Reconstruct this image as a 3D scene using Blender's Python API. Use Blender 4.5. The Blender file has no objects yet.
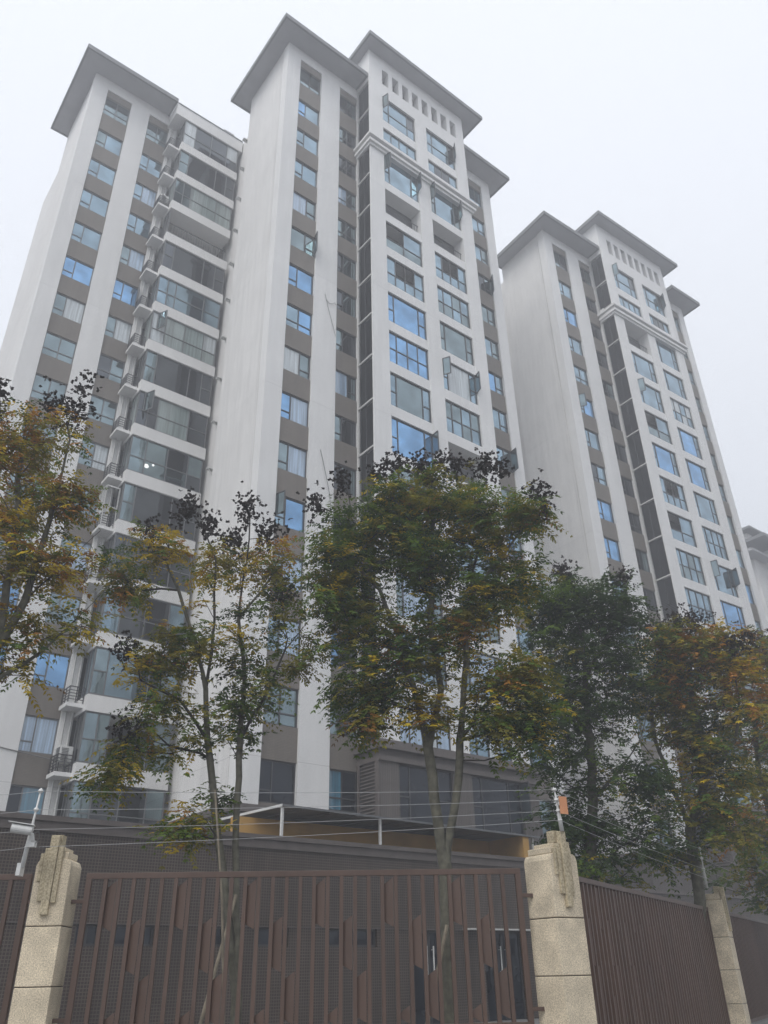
import bpy, math, random
import numpy as np
from mathutils import Vector, Matrix
R_ = math.radians
scene = bpy.context.scene
COL = scene.collection

# ------------------------------------------------------------------ camera frame
FPX = 800.0
PITCH, ROLL = R_(30.0), R_(1.2)
fw = Vector((0, math.cos(PITCH), math.sin(PITCH)))
r0 = Vector((1, 0, 0)); u0 = Vector((0, -math.sin(PITCH), math.cos(PITCH)))
rt = math.cos(ROLL) * r0 - math.sin(ROLL) * u0
up = math.sin(ROLL) * r0 + math.cos(ROLL) * u0
EYE = Vector((0, 0, 1.6))
cam = bpy.data.cameras.new('camera'); camo = bpy.data.objects.new('camera', cam); COL.objects.link(camo)
cam.sensor_fit = 'VERTICAL'; cam.sensor_height = 24; cam.sensor_width = 18; cam.lens = 24 * FPX / 1024
cam.clip_start = 0.1; cam.clip_end = 3000
M4 = Matrix((rt, up, -fw)).transposed().to_4x4(); M4.translation = EYE
camo.matrix_world = M4
scene.camera = camo

def sight(x, y, D):
    """point at horizontal distance D along the sight line measured in the photo"""
    d = fw * FPX + rt * (x - 384) + up * (512 - y)
    return EYE + d * (D / math.hypot(d.x, d.y))

# ------------------------------------------------------------------ materials
def newmat(name):
    m = bpy.data.materials.new(name); m.use_nodes = True
    nt = m.node_tree; b = nt.nodes['Principled BSDF']
    return m, nt, b
def N(nt, t, **kw):
    n = nt.nodes.new(t)
    for k, v in kw.items(): setattr(n, k, v)
    return n
def simple(name, col, rough=.6, metal=0, spec=.5, var=.0, scale=6, bump=0, coat=0):
    m, nt, b = newmat(name)
    b.inputs['Base Color'].default_value = (*col, 1); b.inputs['Roughness'].default_value = rough
    b.inputs['Metallic'].default_value = metal; b.inputs['Specular IOR Level'].default_value = spec
    b.inputs['Coat Weight'].default_value = coat
    if var or bump:
        tc = N(nt, 'ShaderNodeTexCoord'); no = N(nt, 'ShaderNodeTexNoise'); no.inputs['Scale'].default_value = scale; no.inputs['Detail'].default_value = 6
        nt.links.new(tc.outputs['Object'], no.inputs['Vector'])
        if var:
            mr = N(nt, 'ShaderNodeMapRange'); mr.inputs[1].default_value = .3; mr.inputs[2].default_value = .7; mr.inputs[3].default_value = 1 - var; mr.inputs[4].default_value = 1 + var
            nt.links.new(no.outputs['Fac'], mr.inputs[0])
            mx = N(nt, 'ShaderNodeVectorMath', operation='SCALE'); mx.inputs[0].default_value = col
            nt.links.new(mr.outputs[0], mx.inputs['Scale']); nt.links.new(mx.outputs[0], b.inputs['Base Color'])
        if bump:
            bp = N(nt, 'ShaderNodeBump'); bp.inputs['Strength'].default_value = bump; bp.inputs['Distance'].default_value = .02
            nt.links.new(no.outputs['Fac'], bp.inputs['Height']); nt.links.new(bp.outputs[0], b.inputs['Normal'])
    return m
def wallvec(nt):
    """(along the wall, height, 0) from object coordinates"""
    tc = N(nt, 'ShaderNodeTexCoord'); sp = N(nt, 'ShaderNodeSeparateXYZ'); nt.links.new(tc.outputs['Object'], sp.inputs[0])
    ad = N(nt, 'ShaderNodeMath', operation='ADD'); nt.links.new(sp.outputs[0], ad.inputs[0]); nt.links.new(sp.outputs[1], ad.inputs[1])
    cb = N(nt, 'ShaderNodeCombineXYZ'); nt.links.new(ad.outputs[0], cb.inputs[0]); nt.links.new(sp.outputs[2], cb.inputs[1])
    return cb
def bricky(name, c1, c2, cm, w, h, mortar, rough=.7, streak=0.12, offset=0.5, bump=.2, smooth=.1, bands=None):
    m, nt, b = newmat(name); L = nt.links.new
    cb = wallvec(nt)
    br = N(nt, 'ShaderNodeTexBrick'); br.offset = offset
    br.inputs['Color1'].default_value = (*c1, 1); br.inputs['Color2'].default_value = (*c2, 1); br.inputs['Mortar'].default_value = (*cm, 1)
    br.inputs['Scale'].default_value = 1; br.inputs['Brick Width'].default_value = w; br.inputs['Row Height'].default_value = h
    br.inputs['Mortar Size'].default_value = mortar; br.inputs['Mortar Smooth'].default_value = smooth
    L(cb.outputs[0], br.inputs['Vector'])
    mp = N(nt, 'ShaderNodeMapping'); mp.inputs['Scale'].default_value = (1.6, .09, 1); L(cb.outputs[0], mp.inputs['Vector'])
    n1 = N(nt, 'ShaderNodeTexNoise'); n1.inputs['Scale'].default_value = 2.2; n1.inputs['Detail'].default_value = 7; n1.inputs['Roughness'].default_value = .62; L(mp.outputs[0], n1.inputs['Vector'])
    mr = N(nt, 'ShaderNodeMapRange'); mr.inputs[1].default_value = .32; mr.inputs[2].default_value = .68; mr.inputs[3].default_value = 1 - streak; mr.inputs[4].default_value = 1 + streak * .6
    L(n1.outputs['Fac'], mr.inputs[0])
    n2 = N(nt, 'ShaderNodeTexNoise'); n2.inputs['Scale'].default_value = .45; n2.inputs['Detail'].default_value = 4; L(cb.outputs[0], n2.inputs['Vector'])
    mr2 = N(nt, 'ShaderNodeMapRange'); mr2.inputs[1].default_value = .3; mr2.inputs[2].default_value = .7; mr2.inputs[3].default_value = 1 - streak * .6; mr2.inputs[4].default_value = 1 + streak * .5
    L(n2.outputs['Fac'], mr2.inputs[0])
    mu = N(nt, 'ShaderNodeMath', operation='MULTIPLY'); L(mr.outputs[0], mu.inputs[0]); L(mr2.outputs[0], mu.inputs[1])
    vm = N(nt, 'ShaderNodeVectorMath', operation='SCALE'); L(br.outputs['Color'], vm.inputs[0]); L(mu.outputs[0], vm.inputs['Scale'])
    L(vm.outputs[0], b.inputs['Base Color']); b.inputs['Roughness'].default_value = rough
    if bump:
        iv = N(nt, 'ShaderNodeMath', operation='SUBTRACT'); iv.inputs[0].default_value = 1; L(br.outputs['Fac'], iv.inputs[1])
        bp = N(nt, 'ShaderNodeBump'); bp.inputs['Strength'].default_value = bump; bp.inputs['Distance'].default_value = .01
        L(iv.outputs[0], bp.inputs['Height']); L(bp.outputs[0], b.inputs['Normal'])
    return m
def curtain(name, col, dark=.55, scale=26):
    m, nt, b = newmat(name); L = nt.links.new
    cb = wallvec(nt)
    mp = N(nt, 'ShaderNodeMapping'); mp.inputs['Scale'].default_value = (1, .03, 1); L(cb.outputs[0], mp.inputs['Vector'])
    n1 = N(nt, 'ShaderNodeTexNoise'); n1.inputs['Scale'].default_value = scale * .35; n1.inputs['Detail'].default_value = 2; L(mp.outputs[0], n1.inputs['Vector'])
    cr = N(nt, 'ShaderNodeMapRange'); cr.inputs[1].default_value = .35; cr.inputs[2].default_value = .65; cr.inputs[3].default_value = dark; cr.inputs[4].default_value = 1.05
    L(n1.outputs['Fac'], cr.inputs[0])
    vm = N(nt, 'ShaderNodeVectorMath', operation='SCALE'); vm.inputs[0].default_value = col; L(cr.outputs[0], vm.inputs['Scale'])
    L(vm.outputs[0], b.inputs['Base Color']); b.inputs['Roughness'].default_value = .5
    b.inputs['Coat Weight'].default_value = 1; b.inputs['Coat Roughness'].default_value = .02; b.inputs['Coat IOR'].default_value = 1.8
    return m
def glass(name, col, metal=.9, rough=.03, wob=.02):
    """coated window glass: each pane leans a little and has a slight waviness"""
    m, nt, b = newmat(name); L = nt.links.new
    b.inputs['Metallic'].default_value = metal; b.inputs['Roughness'].default_value = rough
    cb = wallvec(nt)
    n1 = N(nt, 'ShaderNodeTexNoise'); n1.inputs['Scale'].default_value = .9; n1.inputs['Detail'].default_value = 2; L(cb.outputs[0], n1.inputs['Vector'])
    mr = N(nt, 'ShaderNodeMapRange'); mr.inputs[1].default_value = .3; mr.inputs[2].default_value = .7; mr.inputs[3].default_value = .7; mr.inputs[4].default_value = 1.25; L(n1.outputs['Fac'], mr.inputs[0])
    vm = N(nt, 'ShaderNodeVectorMath', operation='SCALE'); vm.inputs[0].default_value = col; L(mr.outputs[0], vm.inputs['Scale']); L(vm.outputs[0], b.inputs['Base Color'])
    bp = N(nt, 'ShaderNodeBump'); bp.inputs['Strength'].default_value = .25; bp.inputs['Distance'].default_value = wob; L(n1.outputs['Fac'], bp.inputs['Height']); L(bp.outputs[0], b.inputs['Normal'])
    return m

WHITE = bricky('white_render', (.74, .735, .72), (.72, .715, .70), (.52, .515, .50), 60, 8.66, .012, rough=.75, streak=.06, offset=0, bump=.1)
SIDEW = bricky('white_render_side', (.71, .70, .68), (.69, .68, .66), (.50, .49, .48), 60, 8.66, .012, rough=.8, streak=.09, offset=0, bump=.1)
TAUPE = bricky('taupe_cladding', (.185, .162, .138), (.168, .147, .126), (.125, .11, .096), .24, .06, .006, rough=.7, streak=.12, bump=.1)
BROWN = bricky('brown_ribbed_cladding', (.125, .108, .098), (.11, .095, .086), (.065, .058, .052), .09, 30, .012, rough=.65, streak=.16, offset=0, bump=.3)
BROWNS = simple('brown_smooth_trim', (.115, .098, .09), .6, var=.15, scale=3)
MOSAIC = bricky('brown_mosaic_tiles', (.032, .020, .014), (.024, .015, .011), (.115, .092, .076), .075, .072, .011, rough=.45, streak=.3, offset=0, bump=.2)
SOFFIT = simple('grey_soffit', (.36, .36, .37), .8, var=.1, scale=1.5)
ROOFM = simple('dark_grey_roof', (.17, .175, .18), .7, var=.1, scale=2)
FRAME = simple('window_frame_dark', (.045, .045, .048), .4, spec=.5)
FRAMEG = simple('window_frame_grey', (.13, .135, .14), .4)
GB = glass('blue_coated_glass', (.19, .36, .58)); GB2 = glass('light_blue_coated_glass', (.24, .34, .41))
GG = glass('grey_green_glass', (.20, .26, .28)); GD = glass('dark_glass', (.085, .095, .105), .85)
GV = glass('very_dark_glass', (.016, .022, .032), .3)
CW = curtain('white_curtain_behind_glass', (.52, .58, .60)); CB = curtain('blue_white_curtain_behind_glass', (.36, .50, .66)); CG = curtain('green_grey_curtain_behind_glass', (.27, .34, .33)); CT = curtain('teal_curtain_behind_glass', (.05, .20, .30))
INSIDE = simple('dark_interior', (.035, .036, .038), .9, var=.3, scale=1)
RECESS = simple('grey_balcony_interior', (.12, .12, .125), .8, var=.2, scale=1)
LOUV = simple('dark_louvre_metal', (.045, .046, .05), .5)
RAILM = simple('dark_rail_metal', (.04, .04, .043), .45)
WPIPE = simple('white_plastic_pipe', (.55, .55, .53), .45, var=.08)
WMET = simple('white_painted_metal', (.62, .62, .60), .4, var=.08, scale=20)
FENCEM = bricky('brown_painted_steel', (.098, .058, .041), (.088, .053, .038), (.09, .055, .04), 3, 3, .001, rough=.42, streak=.2, bump=0)
GRAN = None
def granite(name, col, spk=70):
    m, nt, b = newmat(name); L = nt.links.new
    tc = N(nt, 'ShaderNodeTexCoord')
    n1 = N(nt, 'ShaderNodeTexNoise'); n1.inputs['Scale'].default_value = spk; n1.inputs['Detail'].default_value = 4; L(tc.outputs['Object'], n1.inputs['Vector'])
    n2 = N(nt, 'ShaderNodeTexNoise'); n2.inputs['Scale'].default_value = 3.0; n2.inputs['Detail'].default_value = 7; L(tc.outputs['Object'], n2.inputs['Vector'])
    r1 = N(nt, 'ShaderNodeValToRGB'); r1.color_ramp.elements[0].position = .33; r1.color_ramp.elements[1].position = .62
    r1.color_ramp.elements[0].color = (col[0] * .6, col[1] * .58, col[2] * .55, 1); r1.color_ramp.elements[1].color = (col[0] * 1.12, col[1] * 1.12, col[2] * 1.12, 1)
    L(n1.outputs['Fac'], r1.inputs[0])
    mr = N(nt, 'ShaderNodeMapRange'); mr.inputs[1].default_value = .3; mr.inputs[2].default_value = .7; mr.inputs[3].default_value = .68; mr.inputs[4].default_value = 1.12; L(n2.outputs['Fac'], mr.inputs[0])
    vm = N(nt, 'ShaderNodeVectorMath', operation='SCALE'); L(r1.outputs[0], vm.inputs[0]); L(mr.outputs[0], vm.inputs['Scale'])
    L(vm.outputs[0], b.inputs['Base Color']); b.inputs['Roughness'].default_value = .85
    bp = N(nt, 'ShaderNodeBump'); bp.inputs['Strength'].default_value = .5; bp.inputs['Distance'].default_value = .006; L(n1.outputs['Fac'], bp.inputs['Height']); L(bp.outputs[0], b.inputs['Normal'])
    return m
GRAN = granite('beige_granite', (.72, .62, .46)); GRAN2 = granite('rough_beige_granite', (.56, .48, .33), 45)
JOINT = simple('dark_joint', (.04, .037, .033), .9)
OCHRE = simple('ochre_wall_paint', (.46, .27, .08), .8, var=.2, scale=1.2)
CANOPY = simple('dirty_canopy_sheet', (.10, .095, .09), .5, var=.3, scale=1.5)
ASPH = simple('asphalt', (.05, .05, .052), .9, var=.25, scale=5, bump=.4)
PAVE = bricky('grey_pavers', (.2, .2, .195), (.17, .17, .165), (.1, .1, .1), .4, .2, .01)
CONC = simple('concrete', (.28, .27, .255), .85, var=.2, scale=2, bump=.2)
BARK = simple('mossy_bark', (.10, .095, .07), .9, var=.4, scale=9, bump=.7)
TWIG = simple('dark_branch_bark', (.045, .04, .035), .9, var=.3, scale=9)
STAKE = simple('weathered_stake_wood', (.20, .17, .125), .85, var=.3, scale=8)
WIRE = simple('galvanised_wire', (.42, .42, .42), .4, metal=.3)
ORNG = simple('faded_orange_plate', (.60, .27, .13), .6, var=.1)
CABLE = simple('grey_cable', (.16, .16, .16), .6)
LAMP, _nt, _b = newmat('lit_ceiling_lamp'); _b.inputs['Emission Color'].default_value = (1, 1, .97, 1); _b.inputs['Emission Strength'].default_value = .55; _b.inputs['Base Color'].default_value = (.5, .5, .5, 1)
ACW = simple('white_air_conditioner_casing', (.58, .58, .56), .5, var=.1, scale=10)
ACD = simple('air_conditioner_grille', (.08, .08, .08), .6)
def leafmat(name, col, trans=.42):
    m, nt, b = newmat(name); L = nt.links.new
    tc = N(nt, 'ShaderNodeTexCoord'); no = N(nt, 'ShaderNodeTexNoise'); no.inputs['Scale'].default_value = 2.3; no.inputs['Detail'].default_value = 5; L(tc.outputs['Object'], no.inputs['Vector'])
    mr = N(nt, 'ShaderNodeMapRange'); mr.inputs[1].default_value = .3; mr.inputs[2].default_value = .7; mr.inputs[3].default_value = .65; mr.inputs[4].default_value = 1.4; L(no.outputs['Fac'], mr.inputs[0])
    vm = N(nt, 'ShaderNodeVectorMath', operation='SCALE'); vm.inputs[0].default_value = col; L(mr.outputs[0], vm.inputs['Scale'])
    L(vm.outputs[0], b.inputs['Base Color']); b.inputs['Roughness'].default_value = .7; b.inputs['Specular IOR Level'].default_value = .12
    tr = N(nt, 'ShaderNodeBsdfTranslucent'); L(vm.outputs[0], tr.inputs['Color'])
    mx = N(nt, 'ShaderNodeMixShader'); mx.inputs[0].default_value = trans
    L(b.outputs[0], mx.inputs[1]); L(tr.outputs[0], mx.inputs[2]); L(mx.outputs[0], nt.nodes['Material Output'].inputs['Surface'])
    return m
LG = leafmat('dark_green_leaf', (.048, .085, .024)); LM = leafmat('green_leaf', (.105, .165, .022)); LO = leafmat('olive_leaf', (.215, .195, .024))
LY = leafmat('yellow_leaf', (.50, .36, .02)); LR = leafmat('orange_brown_leaf', (.36, .17, .028)); LB = leafmat('brown_leaf', (.19, .10, .03)); LP = leafmat('dry_seed_pod', (.032, .026, .024), .05)
LEAFS = [LG, LM, LO, LY, LR, LB, LP]

# ------------------------------------------------------------------ mesh builder
class MB:
    def __init__(s): s.v = []; s.f = []; s.m = []; s.mats = []
    def mi(s, m):
        if m not in s.mats: s.mats.append(m)
        return s.mats.index(m)
    def box(s, x0, x1, y0, y1, z0, z1, m):
        i = len(s.v)
        s.v += [(x, y, z) for z in (z0, z1) for y in (y0, y1) for x in (x0, x1)]
        k = s.mi(m)
        for q in ((0, 2, 3, 1), (4, 5, 7, 6), (0, 1, 5, 4), (2, 6, 7, 3), (0, 4, 6, 2), (1, 3, 7, 5)):
            s.f.append(tuple(i + a for a in q)); s.m.append(k)
    def obox(s, p0, p1, w, h, m, upv=(0, 0, 1)):
        """bar from p0 to p1, w wide, h high"""
        p0, p1 = Vector(p0), Vector(p1); d = (p1 - p0).normalized(); upv = Vector(upv)
        if abs(d.dot(upv)) > .98: upv = Vector((1, 0, 0))
        sd = d.cross(upv).normalized() * (w / 2); u = sd.cross(d).normalized() * (h / 2)
        i = len(s.v); k = s.mi(m)
        for p in (p0, p1): s.v += [tuple(p - sd - u), tuple(p + sd - u), tuple(p + sd + u), tuple(p - sd + u)]
        for q in ((0, 3, 2, 1), (4, 5, 6, 7), (0, 1, 5, 4), (1, 2, 6, 5), (2, 3, 7, 6), (3, 0, 4, 7)):
            s.f.append(tuple(i + a for a in q)); s.m.append(k)
    def tube(s, pts, rad, m, n=6, cap=True):
        pts = [Vector(p) for p in pts]
        if not hasattr(rad, '__len__'): rad = [rad] * len(pts)
        k = s.mi(m); base = len(s.v); prev = None
        for j, p in enumerate(pts):
            d = (pts[min(j + 1, len(pts) - 1)] - pts[max(j - 1, 0)])
            d = d.normalized() if d.length > 1e-9 else Vector((0, 0, 1))
            a = prev if prev else (Vector((1, 0, 0)) if abs(d.x) < .9 else Vector((0, 1, 0)))
            a = (a - d * a.dot(d)).normalized(); prev = a; b = d.cross(a)
            for q in range(n):
                t = 2 * math.pi * q / n
                s.v.append(tuple(p + (a * math.cos(t) + b * math.sin(t)) * rad[j]))
        for j in range(len(pts) - 1):
            for q in range(n):
                a0 = base + j * n + q; a1 = base + j * n + (q + 1) % n
                s.f.append((a0, a1, a1 + n, a0 + n)); s.m.append(k)
        if cap:
            s.f.append(tuple(base + q for q in range(n))[::-1]); s.m.append(k)
            s.f.append(tuple(base + (len(pts) - 1) * n + q for q in range(n))); s.m.append(k)
    def poly(s, pts, m):
        i = len(s.v); s.v += [tuple(p) for p in pts]; s.f.append(tuple(range(i, i + len(pts)))); s.m.append(s.mi(m))
    def prism(s, prof, y0, y1, m):
        """profile in x,z (counter-clockwise seen from -y), extruded y0..y1"""
        i = len(s.v); n = len(prof); k = s.mi(m)
        s.v += [(x, y0, z) for x, z in prof] + [(x, y1, z) for x, z in prof]
        s.f.append(tuple(range(i, i + n))); s.m.append(k); s.f.append(tuple(range(i + 2 * n - 1, i + n - 1, -1))); s.m.append(k)
        for a in range(n):
            b = (a + 1) % n; s.f.append((i + a, i + n + a, i + n + b, i + b)); s.m.append(k)
    def build(s, name, parent=None, smooth=False, loc=None, bevel=0):
        me = bpy.data.meshes.new(name); me.from_pydata(s.v, [], s.f); me.update()
        for m in s.mats: me.materials.append(m)
        me.polygons.foreach_set('material_index', s.m)
        if smooth: me.polygons.foreach_set('use_smooth', [True] * len(s.f))
        o = bpy.data.objects.new(name, me); COL.objects.link(o)
        if parent: o.parent = parent
        if loc is not None: o.location = loc
        if bevel:
            bv = o.modifiers.new('bevel', 'BEVEL'); bv.width = bevel; bv.segments = 2; bv.limit_method = 'ANGLE'
        return o
def thing(name, label, cat, loc=(0, 0, 0), rz=0, group=None):
    o = bpy.data.objects.new(name, None); COL.objects.link(o); o.location = loc; o.rotation_euler = (0, 0, rz)
    o['label'] = label; o['category'] = cat
    if group: o['group'] = group
    return o
def tag(o, label, cat, group=None):
    o['label'] = label; o['category'] = cat
    if group: o['group'] = group
    return o

# ------------------------------------------------------------------ windows (local frame: x along facade, -y outward)
def window(parent, x0, x1, z0, z1, y, cols, sashes=(), fm=FRAME, fw_=.055, name='window'):
    """cols: [(width share, [(height share, material or None) from the bottom up])]"""
    f = MB(); g = MB(); d = .07
    f.box(x0, x1, y, y + d, z0, z0 + fw_, fm); f.box(x0, x1, y, y + d, z1 - fw_, z1, fm)
    f.box(x0, x0 + fw_, y, y + d, z0 + fw_, z1 - fw_, fm); f.box(x1 - fw_, x1, y, y + d, z0 + fw_, z1 - fw_, fm)
    ix0, ix1, iz0, iz1 = x0 + fw_, x1 - fw_, z0 + fw_, z1 - fw_
    tot = sum(c[0] for c in cols); x = ix0
    for ci, (w, rows) in enumerate(cols):
        xe = x + (ix1 - ix0) * w / tot
        if ci < len(cols) - 1: f.box(xe - fw_ / 2, xe + fw_ / 2, y + .002, y + d - .002, iz0, iz1, fm)
        th = sum(r[0] for r in rows); z = iz0
        xa = x + (fw_ / 2 if ci else 0); xb = xe - (fw_ / 2 if ci < len(cols) - 1 else 0)
        for ri, (h, m) in enumerate(rows):
            ze = z + (iz1 - iz0) * h / th
            if ri < len(rows) - 1: f.box(xa, xb, y + .004, y + d - .004, ze - fw_ / 2, ze + fw_ / 2, fm)
            if m: 
                tl = RNG.uniform(-.006, .006)
                i = len(g.v); k = g.mi(m); yy = y + .035
                g.v += [(xa, yy + tl, z), (xb, yy - tl, z), (xb, yy - tl * .5, ze), (xa, yy + tl * .6, ze)]
                g.f.append((i, i + 1, i + 2, i + 3)); g.m.append(k)
            z = ze
        x = xe
    o = f.build(name, parent)
    if g.f: g.build('glass_pane', o)
    for (hx, sz0, sz1, wid, ang, side) in sashes:
        # hinged at x=hx, swung outward by ang degrees; side=+1 leaf extends to +x when shut
        s = MB(); a = R_(ang); dx = math.cos(a) * side; dy = -math.sin(a)
        P = lambda t, z: (hx + dx * t, y - .01 + dy * t, z)
        za, zb = z0 + (z1 - z0) * sz0, z0 + (z1 - z0) * sz1
        for p, q in ((P(0, za), P(wid, za)), (P(0, zb), P(wid, zb)), (P(0, za), P(0, zb)), (P(wid, za), P(wid, zb))): s.obox(p, q, .045, .05, fm)
        s.poly([P(0, za), P(wid, za), P(wid, zb), P(0, zb)], GG)
        s.build('open_sash', o)
    return o
RNG = random.Random(5)
STR = {
 'a': lambda g1, g2: [(.36, [(.28, g1), (.72, g1)]), (.64, [(1, g2)])],
 'b': lambda g1, g2: [(.62, [(1, g2)]), (.38, [(.28, g1), (.72, g1)])],
 'c': lambda g1, g2: [(.5, [(.3, g1), (.7, g1)]), (.5, [(.3, g2), (.7, g2)])],
}
BAY = {
 'W': lambda g1, g2: [(.16, [(.45, g1), (.55, g1)]), (.66, [(1, g2)]), (.18, [(.45, g1), (.55, g1)])],
 'G': lambda g1, g2: [(.2, [(.47, g1), (.53, g2)]), (.28, [(.47, g1), (.53, g2)]), (.27, [(.47, g2), (.53, g1)]), (.25, [(.47, g1), (.53, g2)])],
 'P': lambda g1, g2: [(.24, [(.42, g1), (.58, g2)]), (.26, [(.42, g1), (.58, None)]), (.26, [(.42, g1), (.58, None)]), (.24, [(.42, g1), (.58, g2)])],
 'H': lambda g1, g2: [(.5, [(.4, g1), (.6, None)]), (.5, [(.4, g1), (.6, g2)])],
}
PITCHF = 2.885
T = lambda k: 8.62 + PITCHF * k if k < 15 else 52.35
TH = lambda k: 1.55 if k < 15 else 1.75
BT = lambda k: 8.74 + PITCHF * k
GL = {'B': GB, 'b': GB2, 'g': GG, 'd': GD, 'v': GV, 'w': CW, 'c': CB, 'n': CG, 't': CT}
def strip(parent, wall, x0, x1, ytop, codes, yw=.16, ks=range(16), fm=FRAME, oy=0):
    """a vertical strip of windows and taupe spandrels, codes from the top down"""
    q = MB(); q.box(x0, x1, oy + .09, oy + .34, T(15), 52.95, TAUPE); q.build('spandrel', parent)
    for k in ks:
        lo = T(k - 1) if k > 0 else 6.9
        q = MB(); q.box(x0, x1, oy + .09, oy + .34, lo, T(k) - TH(k), TAUPE); q.build('spandrel', parent)
        c = codes[15 - k]
        sash = []
        W = x1 - x0
        if 'L' in c: sash.append((x0 + .05, .28 if 'c' not in c[0] else .3, .97, W * .33, RNG.uniform(55, 85), 1))
        if 'R' in c: sash.append((x1 - .05, .05, .97, W * .36, RNG.uniform(55, 80), -1))
        window(parent, x0, x1, T(k) - TH(k), T(k), yw + oy, STR[c[0]](GL[c[1]], GL[c[2]]), sash, fm=fm)

def eave(parent, x0, x1, y0, y1, z, hip=1.6, name='roof'):
    r = MB()
    r.box(x0 + .06, x1 - .06, y0 + .06, y1 - .06, z + .002, z + .28, SOFFIT)
    r.box(x0, x1, y0, y0 + .12, z - .05, z + .3, ROOFM); r.box(x0, x0 + .12, y0 + .12, y1, z - .05, z + .3, ROOFM); r.box(x1 - .12, x1, y0 + .12, y1, z - .05, z + .3, ROOFM)
    r.box(x0 + .12, x1 - .12, y1 - .12, y1, z - .05, z + .3, ROOFM)
    ins = min((x1 - x0), (y1 - y0)) * .45
    a = [(x0, y0, z + .303), (x1, y0, z + .303), (x1, y1, z + .303), (x0, y1, z + .303)]
    b = [(x0 + ins, y0 + ins, z + hip), (x1 - ins, y0 + ins, z + hip), (x1 - ins, y1 - ins, z + hip), (x0 + ins, y1 - ins, z + hip)]
    for i in range(4): j = (i + 1) % 4; r.poly([a[i], a[j], b[j], b[i]], ROOFM)
    r.poly(b, ROOFM)
    return r.build(name, parent)

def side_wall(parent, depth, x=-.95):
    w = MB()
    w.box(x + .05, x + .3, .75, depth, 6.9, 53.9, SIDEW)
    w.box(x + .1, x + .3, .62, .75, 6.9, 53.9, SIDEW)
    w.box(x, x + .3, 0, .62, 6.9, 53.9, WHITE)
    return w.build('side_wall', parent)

def base_course(parent, x0, x1, y0, depth):
    b = MB()
    b.box(x0 - .12, x1, y0 - .12, depth, .3, 6.62, BROWN)
    b.box(x0 - .28, x1, y0 - .28, depth, 6.62, 6.9, BROWNS)
    return b.build('base_course', parent)

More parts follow.
